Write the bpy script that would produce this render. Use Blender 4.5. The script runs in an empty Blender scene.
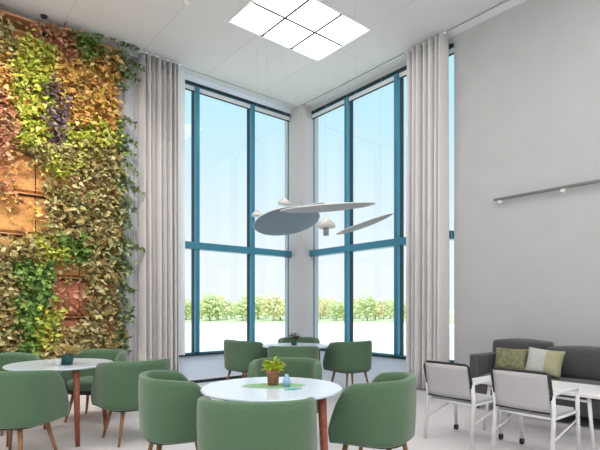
import bpy, bmesh, math, random
from mathutils import Vector, Matrix
random.seed(7)
C = bpy.context.scene.collection
PI = math.pi
F = 477.0; HY = 307.5; EYE = 1.31
FW = (0.6352, 0.7723); RT = (0.7723, -0.6352)
CAM = (-6.60, -8.03)
CEIL = 5.55

# ---------------------------------------------------------------- places
def W(lat, dep, z=0.0):
    return Vector((CAM[0]+FW[0]*dep+RT[0]*lat, CAM[1]+FW[1]*dep+RT[1]*lat, z))
def at(px, dep, z=0.0):
    return W((px-300)/F*dep, dep, z)
def ray(px):
    return (FW[0]*F+RT[0]*(px-300), FW[1]*F+RT[1]*(px-300))
def onY(px, y=0.0):          # world x where the sight line meets the wall plane y
    r = ray(px); t = (y-CAM[1])/r[1]; return CAM[0]+t*r[0], t*F
def onX(px, x=0.0):
    r = ray(px); t = (x-CAM[0])/r[0]; return CAM[1]+t*r[1], t*F
def zat(py, dep): return EYE+(HY-py)/F*dep

# ---------------------------------------------------------------- materials
def lin(c):
    return tuple(((v/255)/12.92 if v/255 <= .04045 else ((v/255+.055)/1.055)**2.4) for v in c)+(1,)
def mat(name, rgb, rough=.6, metal=0, noise=0, scale=20, bump=0, spec=.5, rgb2=None, trans=0, sheen=0):
    m = bpy.data.materials.new(name); m.use_nodes = True
    nt = m.node_tree; b = nt.nodes['Principled BSDF']
    b.inputs['Base Color'].default_value = lin(rgb)
    b.inputs['Roughness'].default_value = rough; b.inputs['Metallic'].default_value = metal
    b.inputs['Specular IOR Level'].default_value = spec
    if sheen: b.inputs['Sheen Weight'].default_value = sheen
    if noise or rgb2 or bump:
        tc = nt.nodes.new('ShaderNodeTexCoord'); nz = nt.nodes.new('ShaderNodeTexNoise')
        nz.inputs['Scale'].default_value = scale; nz.inputs['Detail'].default_value = 4
        nt.links.new(tc.outputs['Object'], nz.inputs['Vector'])
        if noise or rgb2:
            r = nt.nodes.new('ShaderNodeValToRGB')
            c2 = rgb2 or tuple(max(0, v*(1-noise)) for v in rgb)
            r.color_ramp.elements[0].color = lin(c2); r.color_ramp.elements[1].color = lin(rgb)
            r.color_ramp.elements[0].position = .35; r.color_ramp.elements[1].position = .65
            nt.links.new(nz.outputs['Fac'], r.inputs['Fac']); nt.links.new(r.outputs['Color'], b.inputs['Base Color'])
        if bump:
            bp = nt.nodes.new('ShaderNodeBump'); bp.inputs['Strength'].default_value = bump
            bp.inputs['Distance'].default_value = .01
            nt.links.new(nz.outputs['Fac'], bp.inputs['Height']); nt.links.new(bp.outputs['Normal'], b.inputs['Normal'])
    if trans:
        tb = nt.nodes.new('ShaderNodeBsdfTranslucent'); tb.inputs['Color'].default_value = lin(rgb)
        mx = nt.nodes.new('ShaderNodeMixShader'); mx.inputs['Fac'].default_value = trans
        out = nt.nodes['Material Output']
        nt.links.new(b.outputs[0], mx.inputs[1]); nt.links.new(tb.outputs[0], mx.inputs[2]); nt.links.new(mx.outputs[0], out.inputs['Surface'])
    return m
def leafmat(name, cols, rough=.55):
    m = bpy.data.materials.new(name); m.use_nodes = True
    nt = m.node_tree; b = nt.nodes['Principled BSDF']; b.inputs['Roughness'].default_value = rough
    g = nt.nodes.new('ShaderNodeNewGeometry'); r = nt.nodes.new('ShaderNodeValToRGB')
    r.color_ramp.interpolation = 'CONSTANT'
    n = len(cols)
    while len(r.color_ramp.elements) < n: r.color_ramp.elements.new(.5)
    for i, c in enumerate(cols):
        e = r.color_ramp.elements[i]; e.position = i/n; e.color = lin(c)
    nt.links.new(g.outputs['Random Per Island'], r.inputs['Fac']); nt.links.new(r.outputs['Color'], b.inputs['Base Color'])
    tb = nt.nodes.new('ShaderNodeBsdfTranslucent'); nt.links.new(r.outputs['Color'], tb.inputs['Color'])
    mx = nt.nodes.new('ShaderNodeMixShader'); mx.inputs['Fac'].default_value = .25
    nt.links.new(b.outputs[0], mx.inputs[1]); nt.links.new(tb.outputs[0], mx.inputs[2])
    nt.links.new(mx.outputs[0], nt.nodes['Material Output'].inputs['Surface'])
    return m
def emat(name, rgb, s):
    m = bpy.data.materials.new(name); m.use_nodes = True; nt = m.node_tree
    e = nt.nodes.new('ShaderNodeEmission'); e.inputs['Color'].default_value = lin(rgb); e.inputs['Strength'].default_value = s
    nt.links.new(e.outputs[0], nt.nodes['Material Output'].inputs['Surface']); return m
def glassmat(name, tint):
    m = bpy.data.materials.new(name); m.use_nodes = True; nt = m.node_tree
    t = nt.nodes.new('ShaderNodeBsdfTransparent'); t.inputs['Color'].default_value = lin(tint)
    g = nt.nodes.new('ShaderNodeBsdfGlossy'); g.inputs['Roughness'].default_value = .02
    mx = nt.nodes.new('ShaderNodeMixShader'); mx.inputs['Fac'].default_value = .035
    nt.links.new(t.outputs[0], mx.inputs[1]); nt.links.new(g.outputs[0], mx.inputs[2])
    nt.links.new(mx.outputs[0], nt.nodes['Material Output'].inputs['Surface']); return m

WALL_FILL = 235  # energy of the spots added to brighten the living wall
M = {}
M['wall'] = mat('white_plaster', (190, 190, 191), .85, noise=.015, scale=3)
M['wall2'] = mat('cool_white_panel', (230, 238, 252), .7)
M['column'] = mat('column_plaster', (198, 191, 191), .85)
M['trimw'] = mat('white_trim', (236, 236, 238), .6)
M['frame'] = mat('blue_window_metal', (72, 136, 160), .35, metal=.35)
M['frame2'] = mat('dark_gasket', (30, 44, 54), .6)
M['glass'] = glassmat('window_glass', (248, 253, 255))
M['green'] = mat('sage_fabric', (90, 119, 90), .85, noise=.10, scale=160, bump=.25, sheen=.3, spec=.25)
M['greenseat'] = mat('sage_seat_fabric', (98, 130, 98), .85, noise=.10, scale=160, bump=.25, sheen=.3, spec=.25)
M['wood'] = mat('chair_leg_wood', (168, 122, 84), .5, rgb2=(140, 98, 66), scale=30)
M['redwood'] = mat('table_leg_wood', (158, 88, 62), .5, rgb2=(132, 70, 50), scale=30)
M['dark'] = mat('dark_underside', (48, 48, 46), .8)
M['top'] = mat('white_laminate', (214, 224, 236), .22, spec=.6)
M['topedge'] = mat('laminate_edge', (190, 196, 200), .5)
M['curtain'] = mat('curtain_cloth', (232, 228, 227), .9, noise=.03, scale=60, trans=.05, spec=.1)
M['sheer'] = mat('pale_curtain_cloth', (226, 222, 226), .9, noise=.03, scale=60, trans=.35, spec=.1)
M['sofa'] = mat('charcoal_fabric', (86, 86, 88), .92, noise=.15, scale=120, bump=.3, spec=.2, sheen=.2)
M['sofapipe'] = mat('charcoal_piping', (70, 70, 72), .9)
M['olive'] = mat('olive_fabric', (146, 145, 112), .9, rgb2=(118, 118, 88), scale=25, bump=.3, spec=.2)
M['pale'] = mat('grey_cushion_fabric', (196, 196, 192), .9, noise=.06, scale=60, spec=.2)
M['paleolive'] = mat('pale_olive_fabric', (174, 172, 140), .9, noise=.06, scale=60, spec=.2)
M['white_metal'] = mat('white_powder_coat', (225, 225, 226), .35)
M['black'] = mat('black_rubber', (28, 28, 30), .5)
M['sling'] = mat('grey_sling', (190, 188, 190), .8, noise=.04, scale=150, spec=.3)
M['whitetop'] = mat('white_table_lacquer', (232, 232, 232), .3)
M['terracotta'] = mat('terracotta_clay', (186, 126, 98), .8, noise=.12, scale=30)
M['soil'] = mat('potting_soil', (58, 44, 34), 1, noise=.3, scale=80)
M['tealpot'] = mat('dark_teal_glaze', (40, 84, 84), .3)
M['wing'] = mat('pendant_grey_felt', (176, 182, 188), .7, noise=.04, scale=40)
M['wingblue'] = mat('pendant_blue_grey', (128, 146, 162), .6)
M['wingrim'] = mat('pendant_white_rim', (230, 230, 228), .5)
M['lampwhite'] = mat('lamp_white', (226, 224, 220), .4)
M['wire'] = mat('steel_wire', (190, 194, 198), .4, metal=.3)
M['rail'] = mat('rail_metal', (120, 120, 122), .35, metal=.6)
M['matgreen'] = mat('green_placemat', (150, 196, 150), .9, noise=.15, scale=40)
M['matteal'] = mat('teal_placemat', (96, 178, 178), .9, noise=.15, scale=40)
M['bluegl'] = mat('blue_glaze', (150, 186, 216), .2)
M['lamp'] = emat('ceiling_panel_light', (255, 253, 250), 4.0)
M['convector'] = mat('dark_grille_metal', (52, 62, 76), .5, metal=.4)
M['trunk'] = mat('bark', (196, 178, 158), .9, noise=.2, scale=5)

# floor: pale vinyl, faint speckle and seams
def floor_mat():
    m = mat('pale_vinyl_floor', (214, 206, 206), .38, spec=.4); nt = m.node_tree; b = nt.nodes['Principled BSDF']
    tc = nt.nodes.new('ShaderNodeTexCoord'); n = nt.nodes.new('ShaderNodeTexNoise'); n.inputs['Scale'].default_value = 3
    n.inputs['Detail'].default_value = 8
    r = nt.nodes.new('ShaderNodeValToRGB')
    r.color_ramp.elements[0].color = lin((220, 213, 214)); r.color_ramp.elements[1].color = lin((230, 224, 224))
    nt.links.new(tc.outputs['Object'], n.inputs['Vector']); nt.links.new(n.outputs['Fac'], r.inputs['Fac'])
    nt.links.new(r.outputs['Color'], b.inputs['Base Color']); return m
M['floor'] = floor_mat()
def ceil_mat():
    m = mat('ceiling_tile', (212, 211, 210), .9); nt = m.node_tree; b = nt.nodes['Principled BSDF']
    tc = nt.nodes.new('ShaderNodeTexCoord'); br = nt.nodes.new('ShaderNodeTexBrick')
    br.offset = 0; br.inputs['Scale'].default_value = 1
    br.inputs['Color1'].default_value = lin((222, 219, 221)); br.inputs['Color2'].default_value = lin((219, 217, 219))
    br.inputs['Mortar'].default_value = lin((198, 196, 198)); br.inputs['Mortar Size'].default_value = .006
    br.inputs['Brick Width'].default_value = 1.2; br.inputs['Row Height'].default_value = 2.4
    nt.links.new(tc.outputs['Object'], br.inputs['Vector']); nt.links.new(br.outputs['Color'], b.inputs['Base Color']); return m
M['ceil'] = ceil_mat()
def tray_mat(name, c1, c2):     # felt pocket with an expanded-metal mesh
    m = mat(name, c1, .9); nt = m.node_tree; b = nt.nodes['Principled BSDF']
    tc = nt.nodes.new('ShaderNodeTexCoord'); mp = nt.nodes.new('ShaderNodeMapping'); mp.inputs['Rotation'].default_value = (0, .785, 0)
    ch = nt.nodes.new('ShaderNodeTexWave'); ch.inputs['Scale'].default_value = 9; ch.inputs['Distortion'].default_value = 1.5
    nz = nt.nodes.new('ShaderNodeTexNoise'); nz.inputs['Scale'].default_value = 9; nz.inputs['Detail'].default_value = 6
    r = nt.nodes.new('ShaderNodeValToRGB'); r.color_ramp.elements[0].color = lin(c2); r.color_ramp.elements[1].color = lin(c1)
    r.color_ramp.elements[0].position = .3; r.color_ramp.elements[1].position = .62
    a = nt.nodes.new('ShaderNodeMath'); a.operation = 'MULTIPLY_ADD'; a.inputs[1].default_value = .25
    nt.links.new(tc.outputs['Object'], mp.inputs['Vector']); nt.links.new(mp.outputs[0], ch.inputs['Vector'])
    nt.links.new(tc.outputs['Object'], nz.inputs['Vector'])
    nt.links.new(ch.outputs['Fac'], a.inputs[0]); nt.links.new(nz.outputs['Fac'], a.inputs[2])
    nt.links.new(a.outputs[0], r.inputs['Fac']); nt.links.new(r.outputs['Color'], b.inputs['Base Color']); return m
M['tray_orange'] = tray_mat('orange_felt_mesh', (206, 150, 88), (140, 88, 44))
M['tray_red'] = tray_mat('rust_felt_mesh', (196, 126, 96), (128, 74, 52))
M['tray_dark'] = tray_mat('dark_felt_mesh', (120, 92, 58), (66, 52, 34))
M['shelf'] = mat('planter_lip_metal', (196, 150, 104), .4, metal=.2)
M['shelfgap'] = mat('planter_gap', (60, 40, 26), .9)
LEAF = {
 'lime': leafmat('lime_leaf', [(204, 210, 86), (178, 190, 66), (222, 224, 120), (136, 152, 56), (200, 186, 78)]),
 'gold': leafmat('gold_leaf', [(230, 186, 106), (220, 160, 92), (240, 212, 140), (178, 136, 70), (204, 186, 86), (150, 110, 62)]),
 'olive': leafmat('olive_leaf', [(164, 158, 96), (190, 182, 124), (124, 120, 70), (214, 204, 156), (140, 112, 66), (176, 150, 90)]),
 'deep': leafmat('deep_green_leaf', [(104, 142, 62), (132, 168, 82), (78, 112, 54), (158, 184, 98)]),
 'plum': leafmat('plum_leaf', [(122, 98, 112), (146, 118, 132), (92, 74, 82), (160, 140, 122)]),
 'rust': leafmat('rust_leaf', [(198, 136, 104), (176, 112, 82), (218, 166, 134), (142, 104, 70), (188, 160, 120)]),
 'edge': leafmat('ivy_leaf', [(126, 146, 98), (104, 122, 84), (156, 170, 126), (84, 96, 72)]),
 'bright': leafmat('table_plant_leaf', [(196, 208, 50), (172, 192, 44), (214, 220, 90), (146, 164, 48)]),
 'straw': leafmat('straw_leaf', [(216, 194, 138), (196, 166, 102), (178, 170, 98), (232, 216, 168)]),
 'darkplant': leafmat('dark_plant_leaf', [(84, 92, 62), (108, 104, 72), (66, 78, 54)]),
}

# ---------------------------------------------------------------- mesh helpers
def obj(name, bm, m, parent=None, smooth=False, loc=None):
    me = bpy.data.meshes.new(name)
    bmesh.ops.recalc_face_normals(bm, faces=bm.faces)
    bm.to_mesh(me); bm.free()
    if smooth:
        for p in me.polygons: p.use_smooth = True
    for mm in (m if isinstance(m, (list, tuple)) else [m]): me.materials.append(mm)
    o = bpy.data.objects.new(name, me); C.objects.link(o)
    if parent: o.parent = parent
    if loc is not None: o.location = loc
    return o
def bev(o, w=.005, seg=2, ang=.6):
    b = o.modifiers.new('bevel', 'BEVEL'); b.width = w; b.segments = seg; b.limit_method = 'ANGLE'; b.angle_limit = ang
    return o
def box(bm, x0, x1, y0, y1, z0, z1, mi=0):
    v = [bm.verts.new((x, y, z)) for x in (x0, x1) for y in (y0, y1) for z in (z0, z1)]
    for f in ((0, 1, 3, 2), (4, 6, 7, 5), (0, 4, 5, 1), (2, 3, 7, 6), (0, 2, 6, 4), (1, 5, 7, 3)):
        fa = bm.faces.new([v[i] for i in f]); fa.material_index = mi
def tube(bm, pts, r, n=8, r2=None):
    pts = [Vector(p) for p in pts]; rings = []
    k = len(pts)
    prev = None
    for i, p in enumerate(pts):
        d = (pts[min(i+1, k-1)]-pts[max(i-1, 0)]).normalized()
        if prev is None:
            a = d.orthogonal().normalized()
        else:
            a = (prev-d*prev.dot(d)).normalized()
        prev = a; b = d.cross(a)
        rr = r if r2 is None else r+(r2-r)*i/(k-1)
        rings.append([bm.verts.new(p+(a*math.cos(2*PI*j/n)+b*math.sin(2*PI*j/n))*rr) for j in range(n)])
    for i in range(k-1):
        for j in range(n):
            bm.faces.new((rings[i][j], rings[i][(j+1) % n], rings[i+1][(j+1) % n], rings[i+1][j]))
    bm.faces.new(rings[0][::-1]); bm.faces.new(rings[-1])
def lathe(bm, prof, n=32, c=(0, 0, 0)):
    rings = []
    for r, z in prof:
        if r < 1e-5: rings.append([bm.verts.new((c[0], c[1], c[2]+z))])
        else: rings.append([bm.verts.new((c[0]+r*math.cos(2*PI*j/n), c[1]+r*math.sin(2*PI*j/n), c[2]+z)) for j in range(n)])
    for a, b in zip(rings, rings[1:]):
        for j in range(n):
            j2 = (j+1) % n
            if len(a) == 1 and len(b) == 1: continue
            if len(a) == 1: bm.faces.new((a[0], b[j2], b[j]))
            elif len(b) == 1: bm.faces.new((a[j], a[j2], b[0]))
            else: bm.faces.new((a[j], a[j2], b[j2], b[j]))
def leaf(bm, p, d, w, l, nrm, fold=.25):
    d = d.normalized(); s = d.cross(nrm)
    if s.length < 1e-4: s = d.orthogonal()
    s.normalize(); up = s.cross(d).normalized()
    a = bm.verts.new(p); b = bm.verts.new(p+d*l*.45+s*w*.5+up*w*fold); c = bm.verts.new(p+d*l-up*l*.12); e = bm.verts.new(p+d*l*.45-s*w*.5+up*w*fold)
    m_ = bm.verts.new(p+d*l*.5)
    bm.faces.new((a, b, m_)); bm.faces.new((b, c, m_)); bm.faces.new((c, e, m_)); bm.faces.new((e, a, m_))
def tag(o, label, cat, group=None, kind=None):
    o['label'] = label; o['category'] = cat
    if group: o['group'] = group
    if kind: o['kind'] = kind
    return o
def thing(name, label, cat, loc=(0, 0, 0), rz=0, group=None):
    o = bpy.data.objects.new(name, None); o.empty_display_size = .1; C.objects.link(o)
    o.location = loc; o.rotation_euler = (0, 0, rz)
    return tag(o, label, cat, group)
def struct(name, bm, m, parent=None, label=None):
    o = obj(name, bm, m, parent)
    if not parent: o['kind'] = 'structure'
    if label: o['label'] = label
    return o
def copy_tree(o, parent=None):
    c = o.copy(); C.objects.link(c); c.parent = parent
    for ch in [x for x in o.children]: copy_tree(ch, c)
    return c
def dup(root, loc, rz, label, group=None):
    r = copy_tree(root); r.location = loc; r.rotation_euler = (0, 0, rz); r['label'] = label
    if group: r['group'] = group
    return r

# ================================================================= SETTING
XB, YB = -13.0, -14.0
bm = bmesh.new(); box(bm, XB, 0, YB, 0, -.15, 0); struct('floor', bm, M['floor'])
SILL, WTOP = 0.455, 5.45
TR0, TR1 = 2.385, 2.515
WEND = -3.80      # both windows run from the corner to here
T = .22
# ceiling: slab with a shallow curtain recess along the two glazed walls
INS = .22
bm = bmesh.new()
box(bm, XB, -INS, YB, -INS, CEIL, CEIL+.25)
struct('ceiling', bm, M['ceil'])
bm = bmesh.new(); box(bm, XB, T, -INS+.04, T, CEIL+.005, CEIL+.25); box(bm, -INS+.04, T, YB, -INS+.04, CEIL+.005, CEIL+.25)
struct('trim_1', bm, M['trimw'])
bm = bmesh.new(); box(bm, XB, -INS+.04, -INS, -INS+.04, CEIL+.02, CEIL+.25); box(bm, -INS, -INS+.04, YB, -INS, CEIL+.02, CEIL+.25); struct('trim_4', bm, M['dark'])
# walls with window openings
bm = bmesh.new()
box(bm, XB, WEND, 0, T, 0, CEIL+.005); box(bm, WEND, 0, 0, T, 0, SILL-.03); box(bm, WEND, T, 0, T, WTOP, CEIL+.005)
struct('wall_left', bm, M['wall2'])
bm = bmesh.new()
box(bm, 0, T, YB, WEND, 0, CEIL+.005); box(bm, 0, T, WEND, 0, 0, SILL-.03); box(bm, 0, T, WEND, 0, WTOP, CEIL+.005)
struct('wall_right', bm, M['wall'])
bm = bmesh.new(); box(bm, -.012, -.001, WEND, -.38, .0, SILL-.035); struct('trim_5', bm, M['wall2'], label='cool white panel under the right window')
# behind the viewpoint: two unseen walls, with open bays added to let sky light in
bm = bmesh.new()
box(bm, XB-T, XB, YB, 0, 0, .9); box(bm, XB-T, XB, YB, 0, 5.3, CEIL+.25)
for y in (0-.4, -4.8, -9.4, -13.6): box(bm, XB-T, XB, y-.4, y+.4, .9, 5.3)
struct('wall_back', bm, M['wall'])
bm = bmesh.new()
box(bm, XB-T, T, YB-T, YB, 0, .9); box(bm, XB-T, T, YB-T, YB, 5.3, CEIL+.25)
for x in (-12.6, -8.6, -4.4, -.3): box(bm, x-.4, x+.4, YB-T, YB, .9, 5.3)
struct('wall_front', bm, M['wall'])
# corner column
bm = bmesh.new(); box(bm, -.25, T, -.37, T, 0, CEIL+.005)
o = struct('trim_2', bm, M['column'], label='white corner column between the two tall windows'); bev(o, .012)

# windows: frame along axis u from the column to WEND
def bmesh_off(o, off):
    for v in o.data.vertices: v.co -= off
def window(name, axis, mull, start):
    def bx(bm, u0, u1, v0, v1, z0, z1):
        if axis == 'x': box(bm, u0, u1, v0, v1, z0, z1)
        else: box(bm, v0, v1, u0, u1, z0, z1)
    w = bpy.data.objects.new(name, None); C.objects.link(w); w['kind'] = 'structure'
    w.location = (WEND, .1, SILL) if axis == 'x' else (.1, WEND, SILL)
    off = Vector(w.location)
    def ob(nm, bm, m):
        bmesh.ops.translate(bm, verts=bm.verts, vec=-off); return obj(nm, bm, m, w)
    a, b = .02, .14
    bm = bmesh.new()
    bx(bm, WEND, start, a, b, SILL, SILL+.02); bx(bm, WEND, start, a, b, WTOP-.055, WTOP-.0)
    bx(bm, WEND, WEND+.012, .075, .095, SILL+.02, WTOP-.055); bx(bm, start-.014, start, .075, .095, SILL+.02, WTOP-.055)
    ob('window_frame', bm, M['frame'])
    for m_ in mull:
        bm = bmesh.new(); bx(bm, m_-.0, m_+.085, a-.04, b, SILL+.02, WTOP-.055); bx(bm, m_+.089, m_+.115, a+.03, b, SILL+.02, WTOP-.055)
        o = ob('mullion', bm, M['frame']); bev(o, .008)
        bm = bmesh.new(); bx(bm, m_-.009, m_-.001, a+.04, b, SILL+.02, WTOP-.055); bx(bm, m_+.116, m_+.122, a+.04, b, SILL+.02, WTOP-.055); o2 = obj('mullion_gasket', bm, M['frame2'], o); bmesh_off(o2, off)
    bm = bmesh.new(); bx(bm, WEND+.012, start-.014, a-.07, b-.02, TR0, TR1); o = ob('transom', bm, M['frame']); bev(o, .01)
    bm = bmesh.new(); bx(bm, WEND+.012, start-.014, a, a+.03, WTOP-.15, WTOP-.135); ob('header_gasket', bm, M['frame2'])
    bm = bmesh.new(); bx(bm, WEND+.012, start-.014, a+.005, b-.07, WTOP-.135, WTOP-.04); ob('header_panel', bm, M['trimw'])
    bm = bmesh.new(); bx(bm, WEND+.03, start-.03, a-.04, a, WTOP-.035, WTOP); ob('gasket', bm, M['frame2'])
    edges = [WEND+.012]+sorted(mull)+[start-.014]
    for i in range(len(edges)-1):
        for z0, z1 in ((SILL+.02, TR0), (TR1, WTOP-.055)):
            bm = bmesh.new(); bx(bm, edges[i]+(.0 if i == 0 else .115), edges[i+1], .075, .087, z0, z1)
            ob('pane', bm, M['glass'])
    bm = bmesh.new(); bx(bm, WEND, start, -.06, a, SILL-.03, SILL); o = ob('window_sill', bm, M['frame2'])
    return w
window('window_1', 'x', [-2.50, -1.27], -.25)
window('window_2', 'y', [-2.70, -1.47], -.37)
# white blind channel beside the left curtain
x0, _ = onY(176, -.03); x1, _ = onY(184, -.03)
bm = bmesh.new(); box(bm, x0, x1, -.07, -.005, SILL, CEIL+.02); o = struct('trim_3', bm, M['trimw'])

# baseboards
bm = bmesh.new(); box(bm, -.015, -.001, YB, WEND+.0, .0, .07); struct('baseboard_right', bm, mat('grey_baseboard', (186, 186, 186), .6))
# ceiling light: six panels of a luminous grid  (unseen copies added farther back to brighten the room)
def ceil_light(cx, cy, nx, ny, s, label):
    t = thing('ceiling_light', label, 'ceiling light', (cx, cy, CEIL))
    bm = bmesh.new(); w, h = nx*s/2, ny*s/2; g = .017
    for i in range(1, nx): box(bm, -w+i*s-g, -w+i*s+g, -h-g, h+g, -.022, -.002)
    for j in range(1, ny):
        for i in range(nx): box(bm, -w+i*s+g, -w+(i+1)*s-g, -h+j*s-g, -h+j*s+g, -.022, -.002)
    obj('grid_bars', bm, M['lf'], t)
    bm = bmesh.new(); q = .006
    for sx in (-1, 1): box(bm, sx*(w+g), sx*(w+g+q), -h-g-q, h+g+q, -.024, -.002)
    for sy in (-1, 1): box(bm, -w-g, w+g, sy*(h+g), sy*(h+g+q), -.024, -.002)
    obj('light_frame', bm, M['trimw'], t)
    for i in range(nx):
        for j in range(ny):
            bm = bmesh.new(); box(bm, -w+i*s+g, -w+(i+1)*s-g, -h+j*s+g, -h+(j+1)*s-g, -.014, -.003)
            obj('diffuser', bm, M['lamp'], t)
    return t
M['lf'] = mat('light_frame_grey', (84, 84, 86), .6)
dz = CEIL-EYE
def onC(px, py):
    d = dz*F/(HY-py); return at(px, d)
A_ = onC(228, 21); B_ = onC(318, 59); C_ = onC(366.7, 28)
s = ((A_-B_).length/3+(C_-B_).length/2)/2
cx, cy = B_.x-1.5*s, B_.y-1.0*s
ceil_light(cx, cy, 3, 2, s, 'square gridded luminous ceiling panel above the green chairs')
for i, (dx, dy) in enumerate(((-4.2, 0), (0, -4.6), (-4.2, -4.6), (-7.4, 0), (-7.4, -4.6), (0, -8.6), (-4.2, -8.6), (-7.4, -8.6), (-2.1, -2.3), (-2.1, -6.6), (-5.8, -2.3), (-5.8, -6.6))):
    if -12 < cx+dx < -1 and -13 < cy+dy < -1:
        l = ceil_light(cx+dx, cy+dy, 3, 3, s, 'unseen gridded ceiling panel added farther back to brighten the hall'); l['group'] = 'added fill panels behind the viewpoint'
# small ceiling fittings
p = onC(186, 2)
bm = bmesh.new(); lathe(bm, [(0, -.03), (.035, -.03), (.055, -.012), (.06, 0), (0, 0)], 20)
tag(obj('smoke_detector', bm, M['lampwhite'], loc=(p.x, p.y, CEIL), smooth=True), 'small round white smoke detector on the ceiling near the top edge', 'smoke detector')
p = onC(44, 16)
bm = bmesh.new(); lathe(bm, [(0, -.03), (.03, -.03), (.045, -.015), (.05, 0), (0, 0)], 20)
tag(obj('ceiling_speaker', bm, M['dark'], loc=(p.x, p.y, CEIL), smooth=True), 'small dark round fitting on the ceiling above the living wall', 'ceiling fitting')
# floor convector under the left window
t = thing('floor_convector', 'dark slotted convector grille on the floor under the left window', 'convector', (-2.05, -.42, 0))
bm = bmesh.new(); box(bm, -.75, .75, -.1, .1, 0, .012); obj('grille_frame', bm, M['convector'], t)
bm = bmesh.new()
for i in range(24): box(bm, -.72+i*.061, -.70+i*.061, -.085, .085, .012, .03)
obj('grille_slats', bm, M['black'], t)

# ================================================================= CURTAINS
def curtain(name, axis, u0, u1, v, z0, z1, nf, amp, m, label, seed=0, parent_=None):
    rnd = random.Random(seed); n = nf*16
    ph = [rnd.uniform(.6, 1.3) for _ in range(nf+1)]; am = [rnd.uniform(.55, 1.15) for _ in range(nf+1)]
    tot = sum(ph[:nf]); acc = [0]
    for i in range(nf): acc.append(acc[-1]+ph[i]/tot)
    zs = [z0+(z1-z0)*i/16 for i in range(17)]
    t = thing(name, label, 'curtain', ((u0+u1)/2 if axis == 'x' else v, v if axis == 'x' else (u0+u1)/2, z0))
    bm = bmesh.new(); rows = []
    for z in zs:
        k = (z-z0)/(z1-z0); row = []
        for i in range(n+1):
            f = min(i//16, nf-1); q = (i-f*16)/16
            s_ = acc[f]+(acc[f+1]-acc[f])*q
            a = amp*am[f]*(1.12-.3*k)
            off = -a*(2*abs(math.sin(PI*q))**1.5-1)+.006*math.sin(9*s_+1.5*k+seed)
            sk = .012*math.sin(2*PI*q)*(1-k*.15)
            u = u0+(u1-u0)*s_+sk
            uu, vv = u-(u0+u1)/2, off
            row.append(bm.verts.new((uu, vv, z-z0) if axis == 'x' else (vv, uu, z-z0)))
        rows.append(row)
    for a, b in zip(rows, rows[1:]):
        for i in range(n): bm.faces.new((a[i], a[i+1], b[i+1], b[i]))
    o = obj('curtain_cloth', bm, m, t, smooth=True)
    so = o.modifiers.new('solid', 'SOLIDIFY'); so.thickness = .004
    bm = bmesh.new(); L = abs(u1-u0)/2+.04
    if axis == 'x': box(bm, -L, L, -.02, .02, z1-z0+.002, z1-z0+.03)
    else: box(bm, -.02, .02, -L, L, z1-z0+.002, z1-z0+.03)
    obj('curtain_track', bm, M['trimw'], t)
    return t
ya, _ = onX(408.5, -.2); yb, _ = onX(445, -.2)
curtain('curtain', 'y', ya, yb, -.21, .02, CEIL-.035, 7, .135, M['curtain'], 'grey pleated floor-length curtain beside the right window', 3)
xa, _ = onY(139, -.22); xb, _ = onY(177, -.22)
curtain('curtain', 'x', xa, xb, -.29, .02, CEIL-.035, 8, .135, M['curtain'], 'grey pleated floor-length curtain beside the left window', 5)
xa2, _ = onY(112, -.1); xb2, _ = onY(141, -.1)
curtain('curtain', 'x', xa2, xb2, -.08, .02, CEIL-.035, 6, .022, M['sheer'], 'pale lilac-white curtain just right of the living wall', 9)

# ================================================================= LIVING WALL
LX1, _ = onY(119, -.2); LX0 = LX1-6.0
LZ = [-.04+.6*i for i in range(1, 10)]   # row lines
lw = thing('living_wall', 'tall living wall of leafy planting in orange mesh trays', 'living wall', ((LX0+LX1)/2, -.01, 0))
lc = Vector(lw.location)
bm = bmesh.new(); box(bm, LX0, LX1, -.10, -.012, .0, 5.42); bmesh.ops.translate(bm, verts=bm.verts, vec=-lc)
obj('backing_board', bm, M['tray_dark'], lw)
bm = bmesh.new(); box(bm, LX0-.02, LX1+.02, -.26, -.012, 5.425, 5.46); bmesh.ops.translate(bm, verts=bm.verts, vec=-lc)
obj('top_trim', bm, mat('wooden_top_trim', (206, 150, 112), .5), lw)
rows = [0.0]+LZ
ncol = 10; cw = (LX1-LX0)/ncol
for r in range(len(rows)-1):
    z0, z1 = rows[r], rows[r+1]
    if z0 > 5.3: continue
    z1 = min(z1, 5.42)
    for c in range(ncol):
        x0 = LX1-(c+1)*cw; x1 = x0+cw
        if c > 7: continue
        bm = bmesh.new()
        # sloped pocket front: bulges at the bottom, open lip at the top
        ys = [(z0+.02, -.15), (z0+.05, -.19), (z0+(z1-z0)*.55, -.18), (z1-.05, -.15), (z1-.03, -.12)]
        prev = None
        for z, y in ys:
            cur = (bm.verts.new((x0+.008, y, z)), bm.verts.new((x1-.008, y, z)), bm.verts.new((x1-.008, -.1, z)), bm.verts.new((x0+.008, -.1, z)))
            if prev:
                for i in range(4): bm.faces.new((prev[i], prev[(i+1) % 4], cur[(i+1) % 4], cur[i]))
            else: bm.faces.new(cur[::-1])
            prev = cur
        bm.faces.new(prev)
        bmesh.ops.translate(bm, verts=bm.verts, vec=-lc)
        tm = M['tray_orange'] if (r >= 3 or c >= 4) else M['tray_red']
        if (r*7+c*3) % 5 == 0: tm = M['tray_red']
        obj('planter_tray', bm, tm, lw)
    bm = bmesh.new(); box(bm, LX0, LX1, -.185, -.1, z0-.006, z0+.012); bmesh.ops.translate(bm, verts=bm.verts, vec=-lc)
    obj('planter_lip', bm, M['shelf'], lw)

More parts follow.
